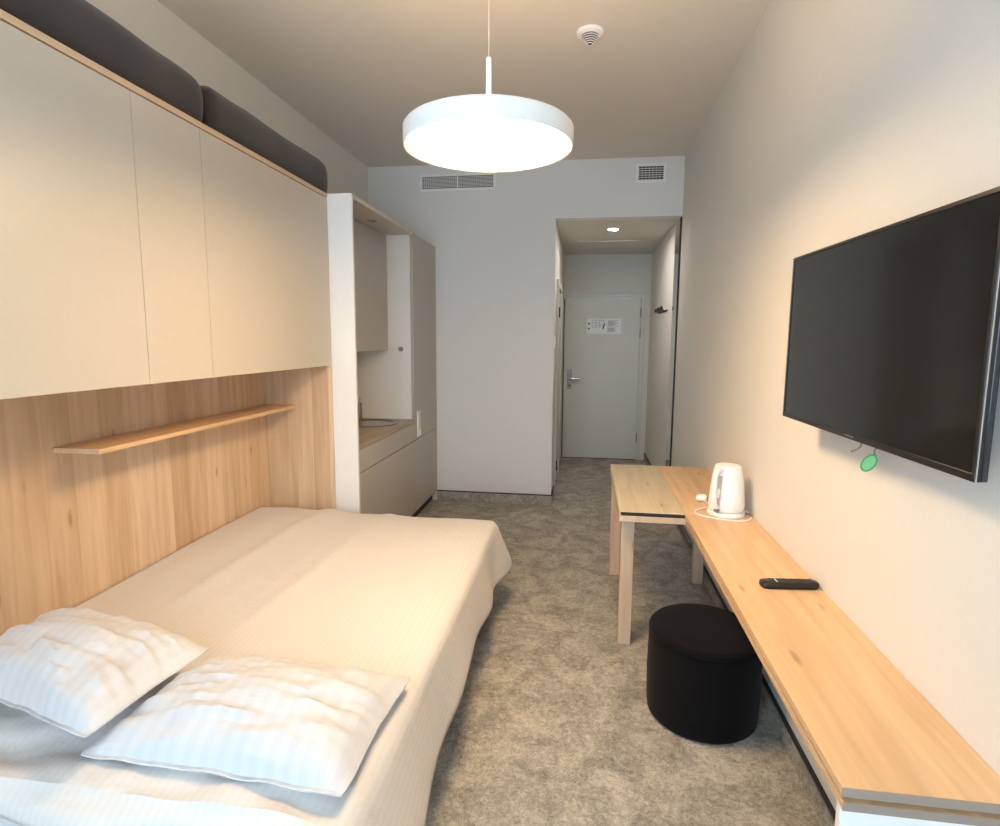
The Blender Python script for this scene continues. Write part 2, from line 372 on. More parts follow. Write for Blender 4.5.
# hallway fittings
lt = thing('downlight', 'small round lit downlight in the hallway ceiling', 'lamp', (0.252, 6.015, ZH))
bm = bmesh.new(); lathe(bm, (0.252, 6.015, ZH), [(0.062, 0), (0.062, -0.004), (0.052, -0.008), (0.046, -0.004), (0.046, -0.0005)], 40); link('trim_ring', bm, 'white', lt, smooth=True)
bm = bmesh.new(); lathe(bm, (0.252, 6.015, ZH), [(0.045, -0.001), (0.045, -0.003)], 32); link('lens', bm, 'spot', lt)
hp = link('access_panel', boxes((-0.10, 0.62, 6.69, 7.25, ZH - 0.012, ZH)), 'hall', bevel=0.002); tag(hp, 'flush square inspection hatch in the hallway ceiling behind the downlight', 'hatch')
sw = thing('light_switch', 'small white switch at the edge of the hallway opening', 'switch', (XH, 5.515, 1.48))
link('plate', boxes((XH, XH + 0.010, 5.475, 5.555, 1.50, 1.62)), 'white', sw, 0.003)
link('rocker', boxes((XH + 0.010, XH + 0.014, 5.49, 5.54, 1.52, 1.60)), 'white', sw, 0.002)
mi = thing('wall_mirror', 'tall narrow frameless mirror just inside the hallway on the right', 'mirror', (XR - 0.006, 5.6, 0.11))
link('glass', boxes((XR - 0.014, XR - 0.006, 5.47, 5.735, 0.11, 2.655)), 'mirror', mi)
link('backing', boxes((XR - 0.006, XR, 5.465, 5.740, 0.11, 2.658)), 'black', mi)
link('edge_strip', boxes((XR - 0.016, XR - 0.006, 5.460, 5.4695, 0.11, 2.658)), 'black', mi)
cr = thing('coat_rack', 'pale coat rack with three black pegs on the hallway wall past the mirror', 'coat rack', (XR, 6.35, 1.86))
link('rail', boxes((XR - 0.008, XR, 6.08, 6.62, 1.868, 1.892)), 'frame', cr, 0.002)
for y in (6.13, 6.35, 6.57):
    bm = bmesh.new(); tube(bm, catmull([(XR - 0.006, y, 1.88), (XR - 0.035, y, 1.872), (XR - 0.062, y, 1.89)], 5), 0.010)
    lathe(bm, (XR - 0.066, y, 1.897), [(0.004, -0.024), (0.014, -0.015), (0.017, 0.0), (0.014, 0.015), (0.004, 0.024)], 16); link('peg', bm, 'black', cr, smooth=True)

# vents
def vent(label, x0, x1, z0, z1, fw, nv, nh, mid):
    t = thing('air_vent', label, 'vent', ((x0 + x1) / 2, YB, z0), 'air vents on the far wall')
    y = YB
    fr = [(x0, x1, y - 0.010, y, z1 - fw, z1), (x0, x1, y - 0.010, y, z0, z0 + fw), (x0, x0 + fw, y - 0.010, y, z0 + fw, z1 - fw), (x1 - fw, x1, y - 0.010, y, z0 + fw, z1 - fw)]
    link('frame', boxes(*fr), 'white', t, 0.002)
    link('backing', boxes((x0 + fw, x1 - fw, y - 0.002, y - 0.0005, z0 + fw, z1 - fw)), 'grey_slot', t)
    gr = []
    n = nv
    for k in range(1, n):
        x = x0 + fw + (x1 - x0 - 2 * fw) * k / n; gr.append((x - 0.0009, x + 0.0009, y - 0.007, y - 0.002, z0 + fw, z1 - fw))
    link('upright_bars', boxes(*gr), 'white', t)
    gr = []
    for k in range(1, nh):
        z = z0 + fw + (z1 - z0 - 2 * fw) * k / nh; gr.append((x0 + fw, x1 - fw, y - 0.009, y - 0.0072, z - 0.0022, z + 0.0022))
    link('slats', boxes(*gr), 'white', t)
    if mid: link('centre_bar', boxes(((x0 + x1) / 2 - 0.006, (x0 + x1) / 2 + 0.006, y - 0.0115, y - 0.0091, z0 + fw, z1 - fw)), 'white', t)
    return t
v1 = vent('long white air vent below the lamp, left on the far wall', -1.545, -0.835, 2.935, 3.085, 0.022, 34, 9, True)
v2 = vent('small square-ended air vent above the hallway opening', 0.412, 0.672, 2.955, 3.115, 0.024, 7, 6, False)

# smoke detector
sd = thing('smoke_detector', 'small white ribbed smoke detector on the ceiling', 'smoke detector', (-0.010, 3.275, H))
bm = bmesh.new(); lathe(bm, (-0.010, 3.275, H), [(0.070, 0), (0.070, -0.014), (0.060, -0.020)], 40); link('base', bm, 'white', sd, smooth=True)
bm = bmesh.new(); prof = [(0.044, -0.020)]
for k in range(5):
    r = 0.044 - 0.0072 * k; z = -0.021 - 0.0078 * k
    prof += [(r - 0.010, z), (r - 0.010, z - 0.004), (r, z - 0.004), (r - 0.002, z - 0.007)]
prof += [(0.004, -0.062)]
lathe(bm, (-0.010, 3.275, H), prof, 32); link('sensor_cone', bm, 'grey_slot', sd, smooth=True)
bm = bmesh.new()
for k in range(5):
    r = 0.046 - 0.0072 * k; z = -0.026 - 0.0078 * k
    lathe(bm, (-0.010, 3.275, H), [(r, z), (r, z - 0.0028), (r - 0.006, z - 0.0028), (r - 0.006, z)], 32)
link('ribs', bm, 'white', sd)

# ------------------------------------------------------------------ pendant lamp
PX, PY, PZ, PR, PH = -0.3550, 2.139, 2.2540, 0.300, 0.0690
p = thing('pendant_lamp', 'large round white pendant lamp, lit, hanging from the ceiling', 'lamp', (PX, PY, PZ))
bm = bmesh.new(); lathe(bm, (PX, PY, PZ), [(PR - 0.012, 0.004), (PR - 0.003, 0.0), (PR, 0.006), (PR, PH - 0.009), (PR - 0.008, PH), (0.03, PH + 0.001)], 96); 
link('shade', bm, 'lampbody', p, smooth=True)
bm = bmesh.new(); lathe(bm, (PX, PY, PZ), [(0.001, -0.004), (PR * 0.6, -0.0035), (PR - 0.013, 0.0025)], 96); link('diffuser', bm, 'lamp', p, smooth=True)
bm = bmesh.new(); lathe(bm, (PX, PY, PZ + PH), [(0.05, 0.0014), (PR - 0.03, 0.0014), (PR - 0.03, 0.003), (0.05, 0.003)], 96); link('upper_diffuser', bm, 'lampup', p)
bm = bmesh.new(); lathe(bm, (PX, PY, PZ + PH), [(0.022, 0.0015), (0.022, 0.012), (0.0085, 0.016), (0.0085, 0.232), (0.002, 0.236)], 24); link('rod', bm, 'lampbody', p, smooth=True)
bm = bmesh.new(); tube(bm, [(PX, PY, PZ + PH + 0.235), (PX, PY, H - 0.012)], 0.0007, 8); link('cable', bm, 'ceil', p, smooth=True)
bm = bmesh.new(); lathe(bm, (PX, PY, H), [(0.035, 0), (0.035, -0.010), (0.02, -0.014)], 32); link('ceiling_rose', bm, 'ceil', p, smooth=True)

# ------------------------------------------------------------------ bed cabinet along the left wall
YS, YE = 0.55, 3.449
c = thing('bed_cabinet', 'tall beige cabinet with beech niche built around the fold-down bed', 'cabinet', (-1.80, 2.0, 0))
link('carcass', boxes((XL + 0.001, XW - 0.022, YS, YE - 0.02, 1.43, 2.418)), 'cash', c)
link('underside', boxes((XL + 0.001, XW - 0.001, YS, YE - 0.02, 1.412, 1.429)), 'wood_y', c)
for a, b in ((YS, 1.9015), (1.9045, 2.2675), (2.2705, YE - 0.002)):
    link('door', boxes((XW - 0.019, XW, a, b, 1.412 if False else 1.4125, 2.417)), 'cash', c, 0.0012)
link('top_board', boxes((XL + 0.001, XW + 0.002, YS, YE, 2.4215, 2.4445)), 'wood_edge', c, 0.001)
link('niche_back', boxes((XL + 0.001, -2.0, YS, YE - 0.02, 0.0, 1.411)), 'wood_v', c)
link('side_panel', boxes((XL + 0.001, XW, YE - 0.0195, YE, 0.0, 1.411)), 'wood_vx', c)
link('shelf', boxes((-1.9995, -1.80, 1.915, YE - 0.021, 1.140, 1.160)), 'wood_y', c, 0.0015)

# charcoal cushions on top of the cabinet
def soft_block(x0, x1, y0, y1, z0, z1, r, seed, puff=0.02, n=(14, 40, 10)):
    bm = bmesh.new(); box(bm, x0, x1, y0, y1, z0, z1)
    cs = [max(2, int((x1 - x0) / 0.04)), max(2, int((y1 - y0) / 0.04)), max(2, int((z1 - z0) / 0.04))]
    bm.free(); bm = bmesh.new(); idx = {}
    def V(i, j, k):
        key = (i, j, k)
        if key not in idx:
            u, v, w = i / cs[0], j / cs[1], k / cs[2]
            P = Vector((x0 + (x1 - x0) * u, y0 + (y1 - y0) * v, z0 + (z1 - z0) * w))
            lo = Vector((x0 + r, y0 + r, z0 + r)); hi = Vector((x1 - r, y1 - r, z1 - r))
            q = Vector([min(max(P[a], lo[a]), hi[a]) for a in range(3)]); dlt = P - q
            if dlt.length > 1e-9: P = q + dlt.normalized() * r
            su, sv, sw_ = math.sin(math.pi * u), math.sin(math.pi * v), math.sin(math.pi * w)
            P.z += (w - 0.35) * puff * 2 * max(su, 0) ** 0.5 * max(sv, 0) ** 0.35 if w > 0.35 else 0
            P.x += (u - 0.5) * puff * 0.6 * max(sv, 0) ** 0.4 * sw_
            nn = noise.noise_vector(P * 5 + Vector((seed, seed, 0))) * 0.010
            if k == 0: nn.z = 0
            P += nn
            if k == 0: P.z = z0
            idx[key] = bm.verts.new(P)
        return idx[key]
    a, b, c_ = cs
    for i in range(a):
        for j in range(b):
            bm.faces.new((V(i, j, 0), V(i + 1, j, 0), V(i + 1, j + 1, 0), V(i, j + 1, 0))); bm.faces.new((V(i, j, c_), V(i + 1, j, c_), V(i + 1, j + 1, c_), V(i, j + 1, c_)))
    for i in range(a):
        for k in range(c_):
            bm.faces.new((V(i, 0, k), V(i + 1, 0, k), V(i + 1, 0, k + 1), V(i, 0, k + 1))); bm.faces.new((V(i, b, k), V(i + 1, b, k), V(i + 1, b, k + 1), V(i, b, k + 1)))
    for j in range(b):
        for k in range(c_):
            bm.faces.new((V(0, j, k), V(0, j + 1, k), V(0, j + 1, k + 1), V(0, j, k + 1))); bm.faces.new((V(a, j, k), V(a, j + 1, k), V(a, j + 1, k + 1), V(a, j, k + 1)))
    return bm
def seam(bm, x, y0, y1, z): tube(bm, catmull([(x, y0, z), (x + 0.004, (y0 + y1) / 2, z + 0.004), (x, y1, z)], 6), 0.004, 8)
for nm, y0, y1, lab, sd_ in (('sofa_cushion', 1.18, 2.365, 'long charcoal sofa cushion on the cabinet top, nearer the camera', 1.0),
                            ('sofa_cushion', 2.385, 3.545, 'long charcoal sofa cushion on the cabinet top, next to the kitchen', 8.0)):
    tag(link(nm, soft_block(-2.035, -1.575, y0, y1, 2.4462, 2.645, 0.05, sd_), 'cushion', smooth=True, subsurf=1), lab, 'cushion', 'sofa cushions on the bed cabinet')

# ------------------------------------------------------------------ fold-down bed
b = thing('wall_bed', 'low dark fold-down bed base under the white mattress', 'bed', (-1.25, 2.2, 0))
link('frame', boxes((-1.97, -0.56, 1.12, 3.28, 0.10, 0.275)), 'bedframe', b, 0.004)  # depth shaped to block light, so the floor under the bed goes dark
link('head_shade_panel', boxes((-1.97, -0.62, 1.12, 1.14, 0.0, 0.0995)), 'bedframe', b, 0.002)  # extended to the floor to block window light beneath the bed
for x in (-0.72, -1.85):
    bm = bmesh.new(); box(bm, x - 0.02, x + 0.02, 3.10, 3.14, 0.0, 0.0995); link('leg', bm, 'bedframe', b, 0.003)
tag(link('mattress', soft_block(-1.985, -0.535, 1.10, 3.30, 0.2755, 0.472, 0.045, 3.0, 0.0), 'sheet', smooth=True), 'mattress in a white fitted sheet under the duvet', 'mattress')

def smooth01(t): t = min(max(t, 0), 1); return t * t * (3 - 2 * t)
def duvet_mesh():
    bm = bmesh.new(); uvl = bm.loops.layers.uv.new('UVMap')
    X0, X1 = -1.992, -0.535         # wall side, right mattress edge
    Y0, Y1 = 1.10, 3.30
    top = 0.508; R = 0.055; DX, DY, DH = 0.30, 0.25, 0.10
    nu, nv = 96, 150; g = []; uvs = {}
    for i in range(nu + 1):
        row = []
        a = i / nu * (X1 - X0 + DX)
        for j in range(nv + 1):
            bq = -DH + j / nv * (Y1 - Y0 + DY + DH)
            ex = max(0, a - (X1 - X0)); ey = max(0, bq - (Y1 - Y0)); eh = max(0, -bq)
            x = X0 + min(a, X1 - X0); y = Y0 + min(max(bq, 0), Y1 - Y0)
            # far edge runs slightly askew
            e = math.hypot(ex, max(ey, eh * 0.9)); z = top
            if e > 1e-9:
                ux, uy = ex / e, (ey if ey > 0 else -eh * 0.9) / e
                if e < R * math.pi / 2: t = e / R; out, dn = R * math.sin(t), R * (1 - math.cos(t))
                else: out, dn = R + (e - R * math.pi / 2) * 0.20, R + (e - R * math.pi / 2) * 0.98
                x += ux * out; y += uy * out; z -= dn
            P = Vector((x, y, z))
            inner = min(1, (a + 0.02) / 0.15)
            # puffiness of the top and rumples
            cx = smooth01(a / 0.25) * smooth01((X1 - X0 + 0.02 - a) / 0.22 + 0.25)
            P.z += 0.022 * cx * smooth01((Y1 - y) / 0.35 + 0.1) if e < 1e-9 else 0.0
            n1 = noise.noise(Vector((a * 2.2, bq * 1.1, 3.0))); n2 = noise.noise(Vector((a * 7 + 0.6 * n1, bq * 2.0, 9.0)))
            fold = 0
            for f0, am, wd, sl in ((0.42, 0.012, 0.05, 0.03), (0.80, 0.010, 0.04, 0.05), (0.62, -0.006, 0.05, 0.02)):
                q = a - f0 - sl * (bq - 1.2) - 0.02 * n1
                fold += am * math.exp(-(q / wd) ** 2) * smooth01((bq - 0.6) / 0.5)
            P.z += (0.010 * n1 + 0.005 * n2 + fold) * (1 if e < 1e-9 else max(0, 1 - e / 0.1)) * inner
            if ex > 0.05:      # hanging side: shallow drape ripples
                k = min(1, (ex - 0.05) / 0.2)
                P.x += k * (0.010 * math.sin(bq * 9 + 2 * n1) + 0.014 * noise.noise(Vector((bq * 3.1, 1.7, ex * 3))))
                P.z += 0.02 * k * noise.noise(Vector((bq * 1.7, 8.0, 0)))
                P.x += 0.03 * k * smooth01((bq - 1.9) / 0.3) + 0.035 * k * smooth01((0.75 - bq) / 0.6)
            if eh > 0.0:       # rumpled head end
                k = eh / DH
                P.y += 0.03 * k * noise.noise(Vector((a * 4, 2.0, 5.0))); P.z += 0.018 * k * noise.noise(Vector((a * 6.0, 4.0, 1.0)))
            # crumple around the head end where the pillows press
            hd = smooth01((0.55 - bq) / 0.4)
            P.z += hd * 0.022 * (noise.turbulence(Vector((a * 3.0 + bq * 2, bq * 6.0 - a * 1.5, 2.0)), 3, False) - 0.3) * (1 if e < 1e-9 else 0.3)
            if e < 1e-9: P.z = max(P.z + 0.018 * (1 - a / 1.46) * smooth01((bq - 0.8) / 1.0), 0.496)
            vtx = bm.verts.new(P); uvs[vtx] = (a, bq); row.append(vtx)
        g.append(row)
    for i in range(nu):
        for j in range(nv):
            f = bm.faces.new((g[i][j], g[i + 1][j], g[i + 1][j + 1], g[i][j + 1]))
            for l in f.loops: l[uvl].uv = uvs[l.vert]
    return bm
dv = link('duvet', duvet_mesh(), 'duvet', smooth=True)
md = dv.modifiers.new('thickness', 'SOLIDIFY'); md.thickness = 0.014; md.offset = -1.0
tag(dv, 'white striped duvet spread over the whole bed', 'duvet')

def pillow_mesh(quad, zb, thick, seed, flange=0.012, lift=(0, 0, 0, 0)):
    """quad: corners (u-,v-), (u+,v-), (u+,v+), (u-,v+) in x, y; lift raises each corner"""
    bm = bmesh.new(); uvl = bm.loops.layers.uv.new('UVMap'); n = 44; uvs = {}
    q = [Vector((x, y, zb + l)) for (x, y), l in zip(quad, lift)]
    w = (q[1] - q[0]).length; h = (q[3] - q[0]).length
    def pt(u, v, side):
        uu, vv = u * 2 - 1, v * 2 - 1
        # edges drawn in between the corners
        pu = u + 0.030 * (1 - uu * uu) * 0 - (-0.5 + v) * 0
        pin = 0.035
        u2 = 0.5 + (u - 0.5) * (1 - pin * 2 * (1 - vv * vv)); v2 = 0.5 + (v - 0.5) * (1 - pin * 2.2 * (1 - uu * uu))
        kc = 1 - 0.055 * uu ** 4 * vv ** 4; u2 = 0.5 + (u2 - 0.5) * kc; v2 = 0.5 + (v2 - 0.5) * kc
        P = q[0] * (1 - u2) * (1 - v2) + q[1] * u2 * (1 - v2) + q[2] * u2 * v2 + q[3] * (1 - u2) * v2
        fu, fv = flange / w, flange / h
        su = min(u, 1 - u); sv = min(v, 1 - v)
        bu = max(0, min(1, (su - fu) / (0.5 - fu))); bv = max(0, min(1, (sv - fv) / (0.5 - fv)))
        hh = (1 - (1 - bu) ** 2.6) * (1 - (1 - bv) ** 2.6)
        hh = hh ** 0.52
        nz = noise.noise(Vector((u * 3 + seed, v * 3, seed)))
        # creases running in from the corners and edges
        cr = noise.turbulence(Vector((uu * 2.2 + seed, vv * 6.0 + 0.8 * nz, seed * 1.3)), 3, False) - 0.5
        cr2 = noise.turbulence(Vector((uu * 7 + seed, vv * 2.0, seed * 2.3)), 2, False) - 0.5
        edge = 1 - min(bu, bv)
        if side > 0:
            P.z += 0.004 + thick * hh * (0.97 + 0.10 * nz) + hh * (0.020 * cr * (0.30 + edge) + 0.014 * cr2 * edge)
        else:
            P.z -= 0.0
        if side > 0 and su < fu * 1.01 or sv < fv * 1.01: P.z += 0.006 * noise.noise(Vector((u * 9, v * 9, seed)))
        return P
    def grid(side):
        g = []
        for i in range(n + 1):
            row = []
            for j in range(n + 1):
                vtx = bm.verts.new(pt(i / n, j / n, side)); uvs[vtx] = (i / n * w, j / n * h); row.append(vtx)
            g.append(row)
        return g
    T_, B_ = grid(1), grid(-1)
    fs = []
    for i in range(n):
        for j in range(n):
            fs.append(bm.faces.new((T_[i][j], T_[i + 1][j], T_[i + 1][j + 1], T_[i][j + 1]))); fs.append(bm.faces.new((B_[i][j], B_[i][j + 1], B_[i + 1][j + 1], B_[i + 1][j])))
    for i in range(n):
        for A, C in (((i, 0), (i + 1, 0)), ((i, n), (i + 1, n)), ((0, i), (0, i + 1)), ((n, i), (n, i + 1))):
            fs.append(bm.faces.new((T_[A[0]][A[1]], T_[C[0]][C[1]], B_[C[0]][C[1]], B_[A[0]][A[1]])))
    for f in fs:
        for l in f.loops: l[uvl].uv = uvs[l.vert]
    return bm
tag(link('pillow', pillow_mesh([(-1.245, 1.160), (-0.505, 1.130), (-0.490, 1.640), (-1.215, 1.605)], 0.540, 0.115, 4.0), 'pillow', smooth=True),
    'flat white pillow at the open right side of the bed', 'pillow', 'pillows on the bed')
tag(link('pillow', pillow_mesh([(-1.90, 1.36), (-1.150, 1.115), (-1.105, 1.555), (-1.88, 1.80)], 0.558, 0.135, 11.0, lift=(0, 0.066, 0.066, 0)), 'pillow', smooth=True),
    'plump white pillow by the wood panelling, overlapping the flatter one', 'pillow', 'pillows on the bed')

# ------------------------------------------------------------------ kitchen niche
k = thing('kitchen_surround', 'white end panel and beige canopy framing the kitchen niche', 'panel', (-1.72, 4.05, 0))
link('end_panel', boxes((XL + 0.001, XK, YK, YK + 0.022, 0.0, 2.445)), 'white_lam', k, 0.001)
link('canopy', boxes((XL + 0.001, XK, YK + 0.0225, YT - 0.001, 2.418, 2.445)), 'cash', k, 0.001)
bm = bmesh.new(); lathe(bm, (-1.535, 4.13, 2.418), [(0.036, 0), (0.036, -0.004), (0.028, -0.006), (0.026, -0.002)], 28); link('spotlight', bm, 'steel', k, smooth=True)
uc = thing('upper_cabinet', 'beige wall cupboard hanging above the sink', 'cupboard', (-1.83, 4.08, 1.484))
link('body', boxes((XL + 0.001, -1.641, YK + 0.024, YT - 0.002, 1.490, 2.416)), 'white_lam', uc)
link('door', boxes((-1.639, -1.621, YK + 0.025, YT - 0.004, 1.484, 2.412)), 'kitch', uc, 0.001)
bc = thing('base_cabinet', 'beige handleless kitchen base cupboard under the worktop', 'cupboard', (-1.72, 4.08, 0))
link('body', boxes((XL + 0.001, XK - 0.021, YK + 0.024, YT - 0.002, 0.10, 0.74), (XL + 0.001, XK - 0.021, YK + 0.024, YK + 0.05, 0.74, 0.8765), (XL + 0.001, XK - 0.021, YT - 0.03, YT - 0.002, 0.74, 0.8765), (XK - 0.05, XK - 0.021, YK + 0.05, YT - 0.03, 0.74, 0.8765)), 'white_lam', bc)
link('drawer', boxes((XK - 0.019, XK, YK + 0.0235, YT - 0.0015, 0.7245, 0.872)), 'kitch', bc, 0.001)
link('door', boxes((XK - 0.019, XK, YK + 0.0235, YT - 0.0015, 0.10, 0.7185)), 'kitch', bc, 0.001)
link('plinth', boxes((XL + 0.001, XK - 0.05, YK + 0.024, YT - 0.002, 0.0, 0.0995)), 'black', bc)
SX, SY = -1.68, 4.40
wt = thing('worktop', 'narrow wood-look kitchen worktop with the round sink', 'worktop', (-1.72, 4.08, 0.877))
bm = bmesh.new()
sq = [(XL + 0.001, YK + 0.0235), (XK, YK + 0.0235), (XK, YT - 0.0015), (XL + 0.001, YT - 0.0015)]
nn = 48; hole = []; outer = []
for i in range(nn):
    a = 2 * math.pi * i / nn; dx, dy = math.cos(a), math.sin(a); hole.append((SX + 0.195 * dx, SY + 0.195 * dy))
    tx = ((XK if dx > 0 else XL + 0.001) - SX) / dx if abs(dx) > 1e-9 else 1e9
    ty = ((YT - 0.0015 if dy > 0 else YK + 0.0235) - SY) / dy if abs(dy) > 1e-9 else 1e9
    t = min(tx, ty); outer.append([SX + t * dx, SY + t * dy])
for cxn, cyn in sq:       # snap the nearest ray to each corner
    i = min(range(nn), key=lambda i_: (outer[i_][0] - cxn) ** 2 + (outer[i_][1] - cyn) ** 2); outer[i] = [cxn, cyn]
lay = {}
for z in (0.877, 0.905):
    lay[z] = ([bm.verts.new((x, y, z)) for x, y in hole], [bm.verts.new((x, y, z)) for x, y in outer])
for i in range(nn):
    j = (i + 1) % nn
    for z in (0.877, 0.905): bm.faces.new((lay[z][0][i], lay[z][0][j], lay[z][1][j], lay[z][1][i]))
    bm.faces.new((lay[0.877][0][i], lay[0.877][0][j], lay[0.905][0][j], lay[0.905][0][i])); bm.faces.new((lay[0.877][1][i], lay[0.877][1][j], lay[0.905][1][j], lay[0.905][1][i]))
link('board', bm, 'worktop', wt)
link('backsplash', boxes((XL + 0.001, XL + 0.012, YK + 0.0235, YT - 0.0015, 0.9055, 1.483)), 'white_lam', wt)
sk = thing('sink', 'round stainless steel sink set in the kitchen worktop', 'sink', (SX, SY, 0.78))
bm = bmesh.new(); lathe(bm, (SX, SY, 0.905), [(0.215, 0.001), (0.215, 0.006), (0.207, 0.009), (0.196, 0.007), (0.188, -0.004), (0.180, -0.07), (0.16, -0.108), (0.12, -0.118), (0.03, -0.122), (0.028, -0.126), (0.001, -0.126)], 64); link('bowl', bm, 'sinksteel', sk, smooth=True)
bm = bmesh.new(); lathe(bm, (SX, SY, 0.783), [(0.024, 0), (0.024, 0.003), (0.010, 0.004)], 24); link('drain', bm, 'chrome', sk, smooth=True)
FX, FY = -1.85, 4.605
fa = thing('faucet', 'slim metal kitchen faucet behind the sink, half hidden by the end panel', 'faucet', (FX, FY, 0.905))
bm = bmesh.new(); lathe(bm, (FX, FY, 0.9055), [(0.027, 0), (0.027, 0.006), (0.021, 0.012), (0.021, 0.13), (0.015, 0.14)], 24); link('column', bm, 'darksteel', fa, smooth=True)  # chrome column; its dark reflections are put into the darker steel colour
bm = bmesh.new(); tube(bm, catmull([(FX, FY, 1.03), (FX + 0.004, FY - 0.03, 1.045), (FX + 0.012, FY - 0.11, 1.05), (FX + 0.02, FY - 0.17, 1.03)], 6), 0.011); link('spout', bm, 'chrome', fa, smooth=True)
bm = bmesh.new(); tube(bm, [(FX, FY, 1.045), (FX, FY, 1.06), (FX - 0.005, FY + 0.03, 1.085)], 0.008); link('lever', bm, 'chrome', fa, smooth=True)
tcab = thing('tall_cabinet', 'tall beige-grey kitchen cabinet beside the far wall', 'cupboard', (-1.72, 5.07, 0))
link('body', boxes((XL + 0.001, XK - 0.023, YT, YB - 0.002, 0.10, 2.440)), 'white_lam', tcab, 0.001)
link('door', boxes((XK - 0.019, XK, YT + 0.002, YB - 0.004, 0.7245, 2.432)), 'kitch', tcab, 0.001)
link('door', boxes((XK - 0.019, XK, YT + 0.002, YB - 0.004, 0.10, 0.7185)), 'kitch', tcab, 0.001)
link('plinth', boxes((XL + 0.001, XK - 0.05, YT, YB - 0.002, 0.0, 0.0995)), 'black', tcab)
bm = bmesh.new(); lathe(bm, (-1.512, YT, 1.493), [(0.019, 0), (0.019, -0.012), (0.014, -0.022), (0.008, -0.024)], 24, 1); link('round_knob', bm, 'ink', tcab, smooth=True)
lc = thing('door_latch', 'white plastic latch strap on the tall kitchen cabinet door', 'latch', (XK + 0.001, 4.80, 0.74))
link('strap', boxes((XK + 0.001, XK + 0.014, 4.765, 4.845, 0.740, 0.965)), 'white', lc, 0.004)
link('hook', boxes((XK + 0.014, XK + 0.028, 4.785, 4.815, 0.76, 0.80)), 'white', lc, 0.004)

# ------------------------------------------------------------------ table and wall bench
XB, XT, YN, YM, YTF = 0.508, 0.196, 1.091, 2.852, 3.957
t = thing('side_table', 'small extending table with pale top and beech legs at the far end of the bench', 'table', (0.5, 3.4, 0))
link('leaf_top', boxes((XT, XB - 0.001, YM + 0.001, YTF, 0.7345, 0.740)), 'inlay', t, 0.001)
link('fixed_top', boxes((XB, XR - 0.001, YM + 0.001, YTF, 0.720, 0.740)), 'wood_y', t, 0.001)
link('slide_gap', boxes((XT + 0.006, XB, YM + 0.004, YTF - 0.01, 0.7165, 0.734)), 'black', t)
link('under_frame', boxes((XT - 0.003, XR - 0.012, YM + 0.001, YTF, 0.686, 0.716)), 'wood_leg', t, 0.001)
link('guide_rail', boxes((XB - 0.024, XB - 0.010, 2.585, 3.30, 0.662, 0.6855)), 'black', t)
for x, y in ((XT + 0.014, YM + 0.075), (XT + 0.008, YTF - 0.12), (0.738, YTF - 0.18)):
    link('leg', boxes((x, x + 0.065, y, y + 0.05, 0.0, 0.6855)), 'wood_leg', t, 0.002)
s = thing('wall_bench', 'long narrow beech bench shelf fixed along the right wall', 'shelf', (0.667, 1.97, 0))
link('top', boxes((XB, XR - 0.001, YN, YM, 0.720, 0.740)), 'wood_y', s, 0.001)
link('spacer', boxes((XB + 0.02, XR - 0.02, YN + 0.03, YM - 0.001, 0.706, 0.7195)), 'grey_slot', s)
link('lower_board', boxes((XB + 0.005, XR - 0.012, YN + 0.004, YM, 0.688, 0.7055)), 'wood_y', s, 0.001)
link('edge_band', boxes((XB, XR - 0.001, YN - 0.001, YN - 0.0001, 0.7203, 0.7397)), 'edgeband', s)
link('edge_band', boxes((XB + 0.005, XR - 0.012, YN + 0.003, YN + 0.0039, 0.6882, 0.7052)), 'edgeband', s)
link('end_panel', boxes((XB + 0.005, XR - 0.016, YN + 0.012, YN + 0.03, 0.0, 0.6875)), 'white_lam', s, 0.001)

# kettle
KX, KY, KZ = 0.704, 2.885, 0.7405
kt = thing('kettle', 'white cordless electric kettle on its base on the bench', 'kettle', (KX, KY, KZ))
bm = bmesh.new(); lathe(bm, (KX, KY, KZ), [(0.084, 0), (0.088, 0.004), (0.086, 0.016), (0.078, 0.022), (0.05, 0.024)], 48); link('power_base', bm, 'white', kt, smooth=True)
bm = bmesh.new(); lathe(bm, (KX, KY, KZ), [(0.070, 0.0245), (0.079, 0.027), (0.083, 0.04), (0.082, 0.07), (0.078, 0.13), (0.071, 0.19), (0.066, 0.222), (0.062, 0.232)], 56)
hd = Vector((-0.66, -0.75, 0)).normalized(); sd2 = Vector((-hd.y, hd.x, 0)); K = Vector((KX, KY, KZ))
for v in bm.verts:           # spout lip opposite the handle
    q = v.co - K
    if q.z > 0.15:
        dd = Vector((q.x, q.y, 0)).normalized().dot(-hd)
        if dd > 0.8: v.co += -hd * 0.026 * smooth01((dd - 0.8) / 0.2) * smooth01((q.z - 0.15) / 0.07)
link('jug', bm, 'white', kt, smooth=True)
bm = bmesh.new(); lathe(bm, (KX, KY, KZ), [(0.061, 0.2325), (0.061, 0.238), (0.055, 0.245), (0.02, 0.249), (0.001, 0.2495)], 48); link('lid', bm, 'white', kt, smooth=True)
bm = bmesh.new()
hp_ = catmull([K + hd * 0.060 + Vector((0, 0, 0.228)), K + hd * 0.098 + Vector((0, 0, 0.226)), K + hd * 0.118 + Vector((0, 0, 0.19)), K + hd * 0.120 + Vector((0, 0, 0.12)), K + hd * 0.108 + Vector((0, 0, 0.065)), K + hd * 0.078 + Vector((0, 0, 0.048))], 7)
tube(bm, hp_, 0.0125, 12)
link('handle', bm, 'white', kt, smooth=True)
bm = bmesh.new()
pts = []
for u, z in ((-0.011, 0.06), (0.011, 0.06), (0.011, 0.20), (-0.011, 0.20)):
    rr = 0.0845 - 0.0135 * (z - 0.04) / 0.19 * 1.1
    pts.append(K + hd * (rr) + sd2 * u + Vector((0, 0, z)))
vs = [bm.verts.new(p_) for p_ in pts] + [bm.verts.new(p_ - hd * 0.008) for p_ in pts]
